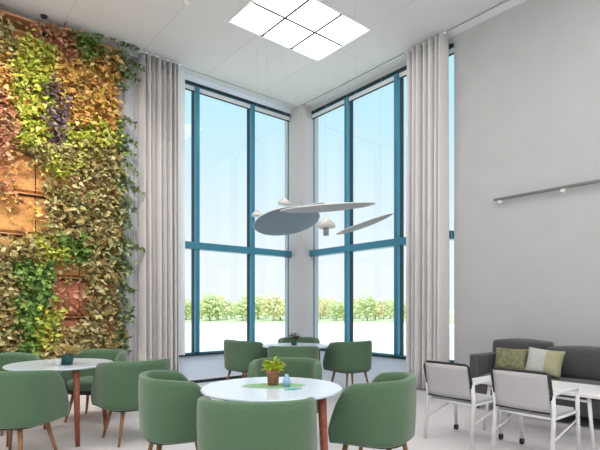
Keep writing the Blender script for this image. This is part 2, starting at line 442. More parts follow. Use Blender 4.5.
def patch(px0, px1, py0, py1, kind, name, dens=1.0, size=.08, out=.085, droop=.7, label=None, edge=False):
    """foliage over a part of the wall, from leaf stems of real length"""
    yb_ = -.2; rnd = random.Random(int(px0*31+py0*7))
    bm = bmesh.new(); n = int((px1-px0)*(py1-py0)*.40*dens)
    # clump centres make the mass uneven
    cl = [(rnd.uniform(px0, px1), rnd.uniform(py0, py1), rnd.uniform(4, 10)) for _ in range(max(3, int((px1-px0)*(py1-py0)/90)))]
    for i in range(n):
        if rnd.random() < .6:
            c = rnd.choice(cl); px = rnd.gauss(c[0], c[2]*.5); py = rnd.gauss(c[1], c[2]*.5)
        else: px = rnd.uniform(px0-1, px1+1); py = rnd.uniform(py0-1, py1+1)
        if kind != 'edge': px = min(px, 121)
        x, d = onY(px, yb_); z = zat(py, d)
        z = max(z, .05); z = min(z, 5.44)
        y = yb_-abs(rnd.gauss(0, out))
        dr = Vector((rnd.uniform(-1, 1), -rnd.uniform(.2, .9), rnd.uniform(-1.2, .7)*droop+.0))
        nr = Vector((rnd.uniform(-.5, .5), -1, rnd.uniform(.1, .9)))
        s_ = size*rnd.choice((.5, .7, .8, 1, 1.2, 1.5))
        leaf(bm, Vector((x, y, z))-lc, dr, s_*.6, s_, nr)
    o = obj(name, bm, LEAF[kind], lw)
    if label: o['label'] = label
    return o
P = [
 (-6, 14, 26, 60, 'olive', 'fern_patch', 1), (-6, 14, 60, 96, 'gold', 'grass_patch', .8), (12, 34, 42, 78, 'lime', 'fern_patch', 1.2),
 (32, 54, 45, 80, 'lime', 'fern_patch', 1.1), (14, 50, 78, 112, 'lime', 'fern_patch', 1.1), (28, 60, 28, 46, 'rust', 'heather_patch', .9),
 (52, 78, 32, 60, 'rust', 'heather_patch', 1), (74, 97, 32, 60, 'deep', 'fern_patch', 1.1), (92, 118, 50, 66, 'olive', 'ivy_patch', .9),
 (52, 84, 60, 92, 'gold', 'grass_patch', 1.1), (84, 115, 62, 95, 'gold', 'grass_patch', 1), (64, 115, 92, 128, 'gold', 'grass_patch', 1.05),
 (44, 64, 84, 112, 'plum', 'coral_bell_patch', 1.1), (46, 64, 110, 140, 'plum', 'coral_bell_patch', 1.1),
 (-6, 16, 95, 150, 'rust', 'heather_patch', .9), (14, 48, 110, 150, 'lime', 'fern_patch', 1.0), (60, 118, 124, 150, 'lime', 'fern_patch', .9),
 (30, 76, 146, 166, 'olive', 'ivy_patch', 1.1), (74, 118, 146, 200, 'olive', 'ivy_patch', 1.2), (48, 78, 156, 178, 'lime', 'fern_patch', .9),
 (46, 80, 176, 240, 'olive', 'ivy_patch', 1.15), (78, 118, 198, 244, 'olive', 'ivy_patch', 1.15),
 (-6, 34, 238, 256, 'olive', 'grass_patch', 1.1), (32, 62, 238, 262, 'lime', 'grass_patch', .7), (58, 88, 236, 264, 'deep', 'fern_patch', 1.0), (86, 118, 240, 290, 'olive', 'ivy_patch', 1.0),
 (-6, 18, 254, 300, 'olive', 'grass_patch', 1.2), (15, 50, 264, 306, 'deep', 'fern_patch', 1.3), (50, 84, 280, 314, 'rust', 'heather_patch', .22),
 (84, 118, 288, 350, 'olive', 'ivy_patch', 1.0), (-6, 18, 300, 352, 'olive', 'grass_patch', 1.0), (14, 34, 304, 352, 'deep', 'fern_patch', 1.1),
 (32, 56, 306, 352, 'lime', 'grass_patch', .8), (54, 86, 328, 356, 'olive', 'grass_patch', .8), (60, 112, 264, 282, 'olive', 'ivy_patch', .3),
 (-6, 46, 160, 236, 'gold', 'grass_patch', .05), (-6, 20, 150, 200, 'rust', 'heather_patch', .25),
 (-6, 60, 352, 385, 'olive', 'ivy_patch', .8), (-70, -8, -20, 60, 'rust', 'heather_patch', .5), (-70, -8, 60, 150, 'gold', 'grass_patch', .5), (-70, -8, 236, 390, 'olive', 'ivy_patch', .5), (58, 118, 350, 388, 'olive', 'ivy_patch', .8)]
for (c0, c1) in ((50, 90), (120, 180), (180, 230), (230, 290), (290, 348)): P.append((117, 123, c0, c1, 'edge', 'ivy_patch', 1.6))
for (a, b, c, d, k, n, de) in P: patch(a, b, c, d, k, n, de)
# plants leaning past the wall's right end
def vine(px, py, reach, rise, kind='edge', n=26, size=.06):
    rnd = random.Random(int(px*py)); bm = bmesh.new()
    x, d = onY(px, -.2); z = zat(py, d); p0 = Vector((x, -.2, z)); pts = []
    for i in range(9):
        q = i/8; pts.append(p0+Vector((reach*q+.02*math.sin(i*2.1), -.05-.14*q, rise*q-.16*q*q))-lc)
    tube(bm, pts, .004, 5)
    for i in range(n):
        q = rnd.uniform(.05, 1); a = pts[int(q*8)]; dr = Vector((rnd.uniform(-.6, 1), rnd.uniform(-.8, .3), rnd.uniform(-1, .8)))
        leaf(bm, a.copy(), dr, size*.6*rnd.uniform(.7, 1.2), size*rnd.uniform(.7, 1.3), Vector((rnd.uniform(-.4, .4), -1, .5)))
    obj('trailing_vine', bm, LEAF[kind], lw)
for (px, py, re, ri, n) in ((116, 46, .28, .12, 22), (118, 60, .36, .02, 46), (119, 74, .16, -.02, 20), (118, 66, .28, -.12, 36), (112, 42, .2, .1, 22), (100, 38, .2, .12, 20), (86, 34, .16, .12, 18),
        (118, 120, .22, .06, 32), (118, 138, .26, .0, 30), (118, 160, .28, -.1, 22), (118, 152, .20, .1, 18), (118, 178, .16, .05, 36), (118, 186, .34, .02, 26),
        (118, 200, .2, -.05, 44), (118, 214, .14, -.1, 40), (118, 238, .22, -.02, 50), (118, 246, .38, .06, 36), (118, 256, .16, -.14, 36),
        (118, 285, .18, .02, 46), (118, 296, .16, -.1, 46), (118, 310, .12, -.05, 32), (118, 328, .1, -.04, 30), (118, 342, .1, -.04, 30)):
    vine(px, py, re, ri, 'edge', int(n*1.5), .07)

# ================================================================= TUB CHAIRS
def make_tub():
    t = thing('tub_chair', 'x', 'chair')
    a, top_b, top_a, bot = .32, .79, .755, .335
    path = []     # centre line of the shell from the right arm round the back to the left arm
    L1 = 8
    for i in range(L1): path.append((a, .22-(.22-.02)*i/L1))
    NA = 26
    for i in range(NA+1):
        th = PI*i/NA; e = 2/2.6
        cx_ = math.copysign(abs(math.cos(th))**e, math.cos(th)); sy = abs(math.sin(th))**e
        path.append((a*cx_, .02-.29*sy))
    for i in range(1, L1+1): path.append((-a, .02+(.22-.02)*i/L1))
    n = len(path)
    bm = bmesh.new(); rings = []
    # cumulative distance to each end
    cum = [0]
    for i in range(1, n): cum.append(cum[-1]+math.dist(path[i], path[i-1]))
    tot = cum[-1]; R = .19; th_ = .032
    for i, (x, y) in enumerate(path):
        p, q = path[max(0, i-1)], path[min(n-1, i+1)]
        tx, ty = q[0]-p[0], q[1]-p[1]; l = math.hypot(tx, ty); nx, ny = -ty/l, tx/l    # outward?
        if nx*x+ny*(y+.02) < 0: nx, ny = -nx, -ny
        k = (.20-y)/.45; k = max(0, min(1, k)); k = k*k*(3-2*k)
        zt = top_a+(top_b-top_a)*k
        u = min(cum[i], tot-cum[i])
        if u < R: zt -= .30*((R-u)/R)**1.7*(.7+.3*((R-u)/R)**3)
        sb = .945
        ring = []
        for kz in (0, .04, .12, .35, .65, .9): 
            z = bot+(zt-bot)*kz; f = sb+(1-sb)*min(1, (kz*1.6))**.6 if kz > 0 else sb-.03
            o_ = th_*(1 if kz else .6)
            ring.append((x*f+nx*o_, y*f+ny*o_, z))
        for j in range(1, 6):
            an = PI*j/6
            ring.append((x+nx*th_*math.cos(an), y+ny*th_*math.cos(an), zt-.02+.03*math.sin(an)))
        for kz in (.9, .5, .12, .02):
            z = bot+(zt-bot)*kz; f = sb+(1-sb)*min(1, (kz*1.6))**.6
            ring.append((x*f-nx*th_, y*f-ny*th_, z))
        rings.append([bm.verts.new(v) for v in ring])
    m_ = len(rings[0])
    for i in range(n-1):
        for j in range(m_):
            bm.faces.new((rings[i][j], rings[i][(j+1) % m_], rings[i+1][(j+1) % m_], rings[i+1][j]))
    bm.faces.new(rings[0]); bm.faces.new(rings[-1][::-1])
    obj('shell', bm, M['green'], t, smooth=True)
    # underside board
    def sup(w, d, n_, e=2.8, cy_=0, flat=.27):
        pts = []
        for i in range(n_):
            th = 2*PI*i/n_; c_, s_ = math.cos(th), math.sin(th)
            pts.append((w*math.copysign(abs(c_)**(2/e), c_), cy_+d*math.copysign(abs(s_)**(2/e), s_)))
        return pts
    def slab(name, w, d, z0, z1, m, rr, cy_=0, dome=0):
        bm = bmesh.new(); rs = []
        prof = [(-rr, 0), (-rr*.3, rr*.3), (0, rr), (0, (z1-z0)-rr), (-rr*.3, (z1-z0)-rr*.3), (-rr, z1-z0)]
        for o_, dz_ in prof: rs.append([bm.verts.new((x, y, z0+dz_)) for x, y in sup(w+o_, d+o_, 36, 3.2, cy_)])
        rs.append([bm.verts.new((x, y, z1+dome)) for x, y in sup(w*.5, d*.5, 36, 2.6, cy_)])
        for p_, q_ in zip(rs, rs[1:]):
            for i in range(36): bm.faces.new((p_[i], p_[(i+1) % 36], q_[(i+1) % 36], q_[i]))
        bm.faces.new(rs[0][::-1]); bm.faces.new(rs[-1])
        return obj(name, bm, m, t, smooth=True)
    slab('seat_cushion', .262, .245, .36, .475, M['greenseat'], .03, -.0, .012)
    slab('seat_base', .275, .25, .32, .362, M['dark'], .012, -.01)
    for sx, sy in ((1, 1), (-1, 1), (1, -1), (-1, -1)):
        bm = bmesh.new()
        tube(bm, [(sx*.17, sy*.16-.01, .325), (sx*.20, sy*.19-.01, .16), (sx*.235, sy*.225-.01, 0.0)], .021, 10, .012)
        obj('leg', bm, M['wood'], t, smooth=True)
    return t
tub0 = make_tub()
used = [False]
def face_to(p, q):   # chair's front (+Y local) turned from p to q
    d = q-p; return math.atan2(-d.x, d.y)
def tub(p, rz, label):
    if not used[0]:
        used[0] = True; tub0.location = p; tub0.rotation_euler = (0, 0, rz); tub0['label'] = label; tub0['group'] = 'green tub chairs'; return tub0
    return dup(tub0, p, rz, label, 'green tub chairs')

TB1 = W(-.20, 3.40); TB2 = W(-.07, 7.15); TB3 = W(-2.42, 4.82)
CAMHEAD = math.atan2(-FW[0], FW[1])
def tubc(lat, dep, ang, label):     # ang: turn of the chair's front from straight-away-from-us, clockwise positive
    tub(W(lat, dep), CAMHEAD-math.radians(ang), label)
# front table
tubc(-.255, 2.85, 3, 'sage green tub chair with its back to us at the front table')
tubc(-.94, 3.72, 66, 'sage green tub chair left of the front table facing right')
tubc(.56, 3.62, -62, 'sage green tub chair right of the front table facing left')
tubc(-.14, 4.62, 182, 'sage green tub chair behind the front table facing us')
# back table
tubc(-.87, 7.6, 45, 'small-looking sage green tub chair left of the table by the windows')
tubc(.77, 7.45, -32, 'small-looking sage green tub chair right of the table by the windows')
tubc(-.09, 6.55, 2, 'sage green tub chair backing onto us at the table by the windows')
tubc(-.02, 8.0, 180, 'sage green tub chair nearest the corner column behind the far table')
# left table
tubc(-2.44, 4.10, 8, 'green tub chair cut by the left edge of the photo with its back to us')
tubc(-3.16, 5.15, 110, 'green tub chair against the living wall at the far left')
tubc(-2.42, 5.62, 185, 'green tub chair on the living wall side of the left table facing us')
tubc(-1.67, 4.80, -40, 'green tub chair on the right of the left table, seen from behind')

# ================================================================= TABLES
def make_table():
    t = thing('round_table', 'x', 'table')
    bm = bmesh.new(); lathe(bm, [(0, .722), (.47, .722), (.495, .727), (.5, .734), (.498, .742), (.49, .745), (0, .745)], 64)
    obj('tabletop', bm, M['top'], t)
    bm = bmesh.new(); lathe(bm, [(0, .69), (.22, .69), (.22, .7215), (0, .7215)], 40); obj('apron', bm, M['dark'], t)
    for k in range(4):
        a = PI/2*k; bm = bmesh.new()
        tube(bm, [(.42*math.cos(a), .42*math.sin(a), .7215), (.46*math.cos(a), .46*math.sin(a), 0)], .031, 12, .021)
        obj('leg', bm, M['redwood'], t, smooth=True)
    return t
tab0 = make_table()
RZ = math.atan2(RT[1], RT[0])
tab0.location = TB1; tab0.rotation_euler = (0, 0, RZ+math.radians(-35)); tab0['label'] = 'round white table in the foreground with red-brown wooden legs'; tab0['group'] = 'round white tables'
dup(tab0, TB2, RZ+.6, 'round white table in front of the corner column', 'round white tables')
dup(tab0, TB3, RZ+math.radians(-45), 'round white table beside the living wall', 'round white tables')

# ================================================================= THINGS ON THE TABLES
TT = .7455
def foliage(bm, n, rad, h, size, z0, rnd, flat=1.0):
    for i in range(n):
        a = rnd.uniform(0, 2*PI); r = rad*math.sqrt(rnd.random()); z = z0+h*rnd.random()*(1-.4*(r/rad))
        p = Vector((r*math.cos(a)*.6, r*math.sin(a)*.6, z))
        d = Vector((math.cos(a), math.sin(a), rnd.uniform(-.1, 1.2)))
        leaf(bm, p, d, size*.55, size*rnd.uniform(.7, 1.3), Vector((0, 0, 1)))
        if i % 4 == 0: tube(bm, [(p.x*.3, p.y*.3, z0-.01), p], .0025, 4)
def potted(name, loc, prof, potm, leafk, n, rad, h, size, label):
    t = thing(name, label, 'potted plant', loc)
    bm = bmesh.new(); lathe(bm, prof, 28); obj('pot', bm, potm, t, smooth=True)
    zr = max(z for r, z in prof); rr = max(r for r, z in prof)
    bm = bmesh.new(); lathe(bm, [(0, zr-.02), (rr*.82, zr-.02), (rr*.82, zr-.012), (0, zr-.012)], 20); obj('soil', bm, M['soil'], t)
    bm = bmesh.new(); foliage(bm, n, rad, h, size, zr-.012, random.Random(n)); obj('foliage', bm, LEAF[leafk], t)
    return t
p = W(-.195, 3.46, TT+.004)
potted('potted_succulent', p, [(0, 0), (.038, 0), (.046, .085), (.054, .087), (.055, .112), (.048, .113), (.046, .1), (0, .095)], M['terracotta'], 'bright', 130, .095, .085, .048,
       'yellow-green plant in a terracotta pot on the foreground table')
# placemats
def mat_leaf(loc, rz, m, label, w, l):
    bm = bmesh.new(); n = 24
    top = [bm.verts.new((l*math.cos(2*PI*i/n), w*math.copysign(abs(math.sin(2*PI*i/n))**1.4, math.sin(2*PI*i/n)), .003)) for i in range(n)]
    bot = [bm.verts.new((v.co.x, v.co.y, 0)) for v in top]
    bm.faces.new(top); bm.faces.new(bot[::-1])
    for i in range(n): bm.faces.new((bot[i], bot[(i+1) % n], top[(i+1) % n], top[i]))
    o = obj('placemat', bm, m, loc=loc); o.rotation_euler = (0, 0, rz); tag(o, label, 'placemat'); return o
mat_leaf(W(-.19, 3.44, TT), RZ+.1, M['matgreen'], 'pale green leaf-shaped placemat under the terracotta pot', .11, .23)
mat_leaf(W(-.05, 3.30, TT), RZ+.5, M['matteal'], 'teal leaf-shaped napkin just right of the terracotta pot', .035, .07)
bm = bmesh.new(); lathe(bm, [(0, 0), (.024, 0), (.026, .045), (.022, .05), (.014, .065), (.014, .085), (0, .086)], 20)
tag(obj('glass_jar', bm, M['bluegl'], loc=W(-.095, 3.40, TT+.003+.001), smooth=True), 'small pale blue bottle beside the terracotta pot', 'bottle')
p = at(67, 4.72, TT)
potted('potted_plant', p, [(0, 0), (.05, 0), (.062, .06), (.066, .11), (.06, .112), (.056, .1), (0, .095)], M['tealpot'], 'straw', 150, .17, .09, .06,
       'straw-coloured plant in a dark teal pot beside the living wall')
bm = bmesh.new(); lathe(bm, [(0, 0), (.022, 0), (.03, .05), (.031, .07), (.027, .07), (.024, .01), (0, .008)], 20)
tag(obj('tumbler', bm, M['lampwhite'], loc=at(58, 4.62, TT), smooth=True), 'small white cup left of the dark teal pot', 'cup')
p = at(294, 7.15, TT)
potted('potted_plant', p, [(0, 0), (.04, 0), (.05, .07), (.052, .08), (.046, .08), (0, .07)], M['tealpot'], 'darkplant', 70, .1, .12, .055,
       'little dark plant in a dark pot before the corner column')

# ================================================================= LOUNGE CHAIRS ON THE RIGHT
def make_lounge():
    t = thing('armchair', 'x', 'chair')
    # local: +X away from the viewer side (front, toward the sofa); y spans the width 0..-.56
    w = .50
    def leg(name, pts, r=.013, m=M['white_metal'], parent=t):
        bm = bmesh.new(); tube(bm, pts, r, 10); return obj(name, bm, m, parent, smooth=True)
    for y in (0, -w):
        leg('leg', [(-.03, y, 0), (.02, y, .44), (.0, y, .60)], .018)
        l = leg('leg', [(.52, y, .06), (.50, y, .36), (.49, y, .60)], .017)
        bm = bmesh.new(); tube(bm, [(.52, y-.012, .031), (.52, y+.012, .031)], .031, 16); tube(bm, [(.52, y, .03), (.52, y, .075)], .012, 8)
        obj('castor', bm, M['black'], l)
        # armrest
        bm = bmesh.new(); tube(bm, [(-.01, y, .6), (.1, y, .605), (.4, y, .605), (.49, y, .6)], .016, 10); obj('armrest', bm, M['white_metal'], t, smooth=True)
        leg('side_rail', [(.02, y, .40), (.50, y, .40)], .012)
        leg('side_brace', [(.01, y, .22), (.505, y, .34)], .008)
    leg('seat_rail', [(.02, 0, .40), (.02, -w, .40)], .011); leg('seat_rail', [(.50, 0, .40), (.50, -w, .40)], .011)
    # dark hoop round the top of the back
    pts = [(.0, -.005, .56)]
    z = .775
    for i in range(6):
        a = PI/2*i/5; pts.append((-.045-.012*i/5*0, -.005-.05*(1-math.cos(a)), z-.05+.05*math.sin(a)))
    for i in range(6):
        a = PI/2*(1-i/5); pts.append((-.045, -w+.005+.05*(1-math.cos(a)), z-.05+.05*math.sin(a)))
    pts.append((.0, -w+.005, .56))
    leg('back_hoop', pts, .013, M['black'])
    # sling back
    bm = bmesh.new(); n = 10
    g = []
    for k in range(9):
        zz = .455+(.765-.455)*k/8; row = []
        for i in range(n+1):
            y = -.022-(w-.044)*i/n; q = i/n
            x = .005-.055*max(0, (zz-.455))/.31-.018*math.sin(PI*q)
            row.append(bm.verts.new((x, y, zz)))
        g.append(row)
    for p_, q_ in zip(g, g[1:]):
        for i in range(n): bm.faces.new((p_[i], p_[i+1], q_[i+1], q_[i]))
    o = obj('backrest', bm, M['sling'], t, smooth=True); so = o.modifiers.new('s', 'SOLIDIFY'); so.thickness = .022; so.offset = 0
    bm = bmesh.new(); box(bm, .035, .49, -w+.02, -.02, .395, .435); o = obj('seat', bm, M['sling'], t); bev(o, .015, 3)
    bm = bmesh.new(); tube(bm, [(-.005, -.02, .445), (-.005, -w+.02, .445)], .008, 8); obj('back_crossbar', bm, M['dark'], t)
    return t
lg = make_lounge(); 
LA = W(1.275, 4.79)
lg.location = (LA.x, LA.y, 0); lg['label'] = 'white-framed armchair with black-edged grey back beside the right curtain'; lg['group'] = 'white-framed armchairs'
dup(lg, (LA.x-.0, LA.y-.71, 0), 0, 'white-framed armchair with black-edged grey back, the nearer one by the low table', 'white-framed armchairs')

# low white table
TX0, TX1 = LA.x+.72, LA.x+1.32
TY0, TY1 = LA.y-.02, LA.y-1.42
t = thing('low_table', 'long low white table between the armchairs and the charcoal sofa', 'table', ((TX0+TX1)/2, (TY0+TY1)/2, 0))
bm = bmesh.new(); hx, hy = (TX1-TX0)/2, (TY0-TY1)/2
box(bm, -hx, hx, -hy, hy, .49, .53); o = obj('tabletop', bm, M['whitetop'], t); bev(o, .01)
for sx in (1, -1):
    for sy in (1, -1):
        bm = bmesh.new(); tube(bm, [(sx*(hx-.06), sy*(hy-.22), .49), (sx*(hx-.03), sy*(hy-.17), 0)], .018, 10, .014); obj('leg', bm, M['white_metal'], t, smooth=True)
    bm = bmesh.new(); tube(bm, [(sx*(hx-.06), -(hy-.22), .45), (sx*(hx-.06), (hy-.22), .45)], .012, 8); obj('rail', bm, M['white_metal'], t)

# ================================================================= SOFA
SY0 = onX(484, -.55)[0]; SY1 = SY0-2.6
t = thing('sofa', 'charcoal fabric sofa against the right wall', 'sofa', (-.5, (SY0+SY1)/2, 0))
so_ = Vector(t.location)
def sbox(name, x0, x1, y0, y1, z0, z1, m=M['sofa'], r=.04, puff=0, parent=None):
    bm = bmesh.new(); box(bm, x0, x1, y0, y1, z0, z1)
    bmesh.ops.subdivide_edges(bm, edges=bm.edges[:], cuts=4, use_grid_fill=True)
    c = Vector(((x0+x1)/2, (y0+y1)/2, (z0+z1)/2)); h = Vector((abs(x1-x0)/2, abs(y1-y0)/2, abs(z1-z0)/2))
    if puff:
        for v in bm.verts:
            d = v.co-c; u = [d[i]/h[i] for i in range(3)]
            for i in range(3):
                o1, o2 = (i+1) % 3, (i+2) % 3
                if abs(abs(u[i])-1) < 1e-3: v.co[i] += math.copysign(puff*(1-u[o1]**2)*(1-u[o2]**2), u[i])
    bmesh.ops.translate(bm, verts=bm.verts, vec=-so_)
    o = obj(name, bm, m, parent or t, smooth=True); bev(o, r, 4, .9); return o
ysp = onX(553, -.15)[0]; ysl = onX(501, -.15)[0]
sbox('sofa_base', -.93, -.06, SY1, SY0-.14, .12, .32, r=.02)
sbox('armrest', -.93, -.05, SY0-.14, SY0, .12, .70, r=.035)
sbox('backrest', -.26, -.05, SY1, SY0-.14, .32, .77, r=.04)
yb0 = SY0-.15
yy = [yb0, ysp-.05, ysp-.85, SY1]
for i in range(3):
    sbox('seat_cushion', -.94, -.27, yy[i+1]+.006, yy[i]-.006, .32, .45, puff=.015, r=.03)
sbox('back_cushion', -.40, -.09, ysp, ysl, .46, .865, puff=.03, r=.04)
sbox('back_cushion', -.42, -.12, ysp-.95, ysp-.02, .46, .815, puff=.03, r=.04)
sbox('back_cushion', -.42, -.12, SY1, ysp-.97, .46, .815, puff=.03, r=.04)
for y in (SY0-.1, SY1+.1):
    for x in (-.87, -.12):
        bm = bmesh.new(); tube(bm, [(x, y, .125), (x, y, 0)], .022, 10, .016); bmesh.ops.translate(bm, verts=bm.verts, vec=-so_); obj('foot', bm, M['black'], t)

def pillow(loc, rot, w, h, th, m, label, m2=None):
    t = thing('cushion', label, 'cushion', loc); t.rotation_euler = rot
    bm = bmesh.new(); n = 14; fr, bk = [], []
    for j in range(n+1):
        rf, rb = [], []
        for i in range(n+1):
            u, v = i/n*2-1, j/n*2-1
            pin = 1-.10*(u*u)*(1-abs(v))**0*(abs(v)**2)*0
            x = u*w/2*(1-.07*(1-abs(v)**2)*abs(u)**3); z = v*h/2*(1-.07*(1-abs(u)**2)*abs(v)**3)
            d = th/2*((1-u**4)*(1-v**4))**.55*(1+.05*math.sin(7*u+3*v))
            a = bm.verts.new((x, -d, z)); b = a if d < 1e-6 else bm.verts.new((x, d, z))
            rf.append(a); rb.append(b)
        fr.append(rf); bk.append(rb)
    for g, fl in ((fr, 0), (bk, 1)):
        for j in range(n):
            for i in range(n):
                q = (g[j][i], g[j][i+1], g[j+1][i+1], g[j+1][i])
                f = bm.faces.new(q if not fl else q[::-1])
                if m2 and i >= n*.52: f.material_index = 1
    o = obj('cushion_cover', bm, [m, m2] if m2 else m, t, smooth=True)
    return t
# they lean on the sofa's back: local -Y looks toward -X (to the armchairs)
yp = onX(514.5, -.5)[0]
pillow((-.60, yp, .47+.165), (math.radians(0), math.radians(0), -PI/2), .44, .31, .14, M['olive'], 'olive green scatter cushion on the sofa, nearest its arm').rotation_euler = (math.radians(-14), 0, -PI/2)
yp = onX(547, -.56)[0]
pillow((-.64, yp, .47+.175), (0, 0, 0), .44, .335, .14, M['pale'], 'pale grey scatter cushion with an olive half on the sofa', M['paleolive']).rotation_euler = (math.radians(-16), math.radians(4), -PI/2)

# ================================================================= WALL RAIL
y0, d0 = onX(494, -.06); z0 = zat(200.5, d0); y1, d1 = onX(640, -.06)
t = thing('wall_rail', 'slim grey horizontal rail fixed high on the right wall', 'rail', (-.06, y0, z0))
bm = bmesh.new(); box(bm, -.02, .02, (y1-y0), 0, -.012, .022); o = obj('rail_bar', bm, M['rail'], t); bev(o, .004)
for px in (500, 563):
    yk, _ = onX(px, -.06)
    bm = bmesh.new(); box(bm, -.012, .06, yk-y0-.03, yk-y0+.03, -.05, -.0125); tube(bm, [(.02, yk-y0, -.07), (.02, yk-y0, -.05)], .012, 8); obj('bracket', bm, M['wingrim'], t)

# ================================================================= HANGING WINGS
def disc(name, px, py, dep, R, tiltdeg, open_, label, m, R2=None):
    """open_: how much of the underside shows; tiltdeg: slope of the long axis"""
    t = thing(name, label, 'pendant')
    z = zat(py, dep); c = at(px, dep, z); t.location = c
    up = Vector((0, 0, 1)); fw = Vector((FW[0], FW[1], 0)); rt = Vector((RT[0], RT[1], 0))
    v = (c-Vector((CAM[0], CAM[1], EYE))).normalized()
    lx = (rt*math.cos(math.radians(tiltdeg))+up*math.sin(math.radians(tiltdeg))); lx = (lx-v*lx.dot(v)).normalized()
    ly = v.cross(lx).normalized()
    if ly.z < 0: ly = -ly
    nrm = (ly*math.sqrt(1-open_**2)+v*open_).normalized()   # top side normal
    yy_ = nrm.cross(lx).normalized()
    mt = Matrix((lx, yy_, nrm)).transposed().to_4x4(); t.rotation_euler = mt.to_euler()
    s2 = (R2 or R)/R
    bm = bmesh.new(); lathe(bm, [(0, -.035), (R*.5, -.03), (R*.85, -.014), (R*.985, 0)], 64)
    bmesh.ops.scale(bm, verts=bm.verts, vec=(1, s2, 1)); obj('underside', bm, m, t, smooth=True)
    bm = bmesh.new(); lathe(bm, [(R*.985, 0), (R, .006), (R*.985, .012), (R*.8, .02), (0, .028)], 64)
    bmesh.ops.scale(bm, verts=bm.verts, vec=(1, s2, 1)); obj('rim', bm, M['wingrim'], t, smooth=True)
    # suspension wires up to the ceiling
    inv = mt.to_3x3().inverted()
    for a in (0.2, 3.1):
        lp = Vector((R*.6*math.cos(a), R*.6*s2*math.sin(a), .02)); wp = mt.to_3x3() @ lp
        topw = Vector((wp.x, wp.y, CEIL-c.z))
        bm = bmesh.new(); tube(bm, [lp, inv @ topw], .0013, 5); obj('suspension_wire', bm, M['wire'], t)
    return t
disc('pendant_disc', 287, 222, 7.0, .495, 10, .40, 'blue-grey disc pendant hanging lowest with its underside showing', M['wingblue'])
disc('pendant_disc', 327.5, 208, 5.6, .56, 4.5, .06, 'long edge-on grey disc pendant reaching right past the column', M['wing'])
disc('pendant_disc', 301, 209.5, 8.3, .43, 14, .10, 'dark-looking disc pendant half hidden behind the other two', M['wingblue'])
disc('pendant_disc', 364.5, 224.5, 7.0, .44, 20, .07, 'slanting edge-on grey disc pendant before the right window', M['wing'])
def spot(px, py, dep, r, label, stem=0):
    z = zat(py, dep); c = at(px, dep, z)
    t = thing('pendant_lamp', label, 'pendant lamp', c)
    bm = bmesh.new(); lathe(bm, [(0, -r*.42), (r*.9, -r*.4), (r, -r*.3), (r*.92, .0), (r*.6, r*.35), (r*.25, r*.6), (r*.1, r*.8), (0, r*.8)], 24)
    obj('lamp_shade', bm, M['lampwhite'], t, smooth=True)
    if stem: bm = bmesh.new(); tube(bm, [(0, 0, -r*.42), (0, 0, -r*1.2)], r*.3, 14); obj('lamp_spot', bm, M['wing'], t, smooth=True)
    bm = bmesh.new(); tube(bm, [(0, 0, r*.8), (0, 0, CEIL-z)], .0018, 6); obj('cord', bm, M['wire'], t)
spot(257, 214, 7.7, .088, 'small white round pendant lamp at the left tip of the blue-grey disc')
spot(284, 202, 7.7, .1, 'small white round pendant lamp above the blue-grey disc')
spot(326, 224, 6.4, .13, 'small white bell-shaped pendant lamp with a stem below the long edge-on disc', 1)

# ================================================================= OUTSIDE
GZ = -3.2
def ground_mat():
    m = mat('pale_field', (214, 212, 196), .95); nt = m.node_tree; b = nt.nodes['Principled BSDF']
    tc = nt.nodes.new('ShaderNodeTexCoord'); mp = nt.nodes.new('ShaderNodeMapping'); mp.inputs['Rotation'].default_value = (0, 0, -math.atan2(FW[0], FW[1])*-1)
    mp.inputs['Scale'].default_value = (.004, .05, 1)
    nz = nt.nodes.new('ShaderNodeTexNoise'); nz.inputs['Scale'].default_value = 1; nz.inputs['Detail'].default_value = 3
    r = nt.nodes.new('ShaderNodeValToRGB')
    cols = [(.35, (196, 200, 168)), (.45, (226, 222, 214)), (.52, (214, 208, 190)), (.6, (232, 230, 230)), (.68, (188, 200, 168))]
    while len(r.color_ramp.elements) < len(cols): r.color_ramp.elements.new(.5)
    for e, (p_, c_) in zip(r.color_ramp.elements, cols): e.position = p_; e.color = lin(c_)
    nt.links.new(tc.outputs['Object'], mp.inputs['Vector']); nt.links.new(mp.outputs[0], nz.inputs['Vector'])
    nt.links.new(nz.outputs['Fac'], r.inputs['Fac']); nt.links.new(r.outputs['Color'], b.inputs['Base Color']); return m
bm = bmesh.new(); box(bm, -600, 900, -400, 1100, GZ-.3, GZ)
o = obj('ground', bm, ground_mat()); o['kind'] = 'structure'
def strip(name, d0, d1, m, label, cat):
    a, b, c, d = W(-400, d0), W(400, d0), W(400, d1), W(-400, d1)
    bm = bmesh.new(); v = [bm.verts.new((q.x, q.y, GZ+.05)) for q in (a, b, c, d)]+[bm.verts.new((q.x, q.y, GZ)) for q in (a, b, c, d)]
    bm.faces.new(v[:4]); bm.faces.new(v[7:3:-1])
    for i in range(4): bm.faces.new((v[i], v[4+i], v[4+(i+1) % 4], v[(i+1) % 4]))
    o = obj(name, bm, m); tag(o, label, cat); o['kind'] = 'structure'
strip('road', 100, 128, mat('pale_road', (236, 232, 230), .9), 'pale road running beyond the windows before the trees', 'road')
strip('meadow', 132, 400, mat('meadow_grass', (196, 204, 160), .95, noise=.1, scale=.1), 'pale meadow under the row of trees', 'meadow')
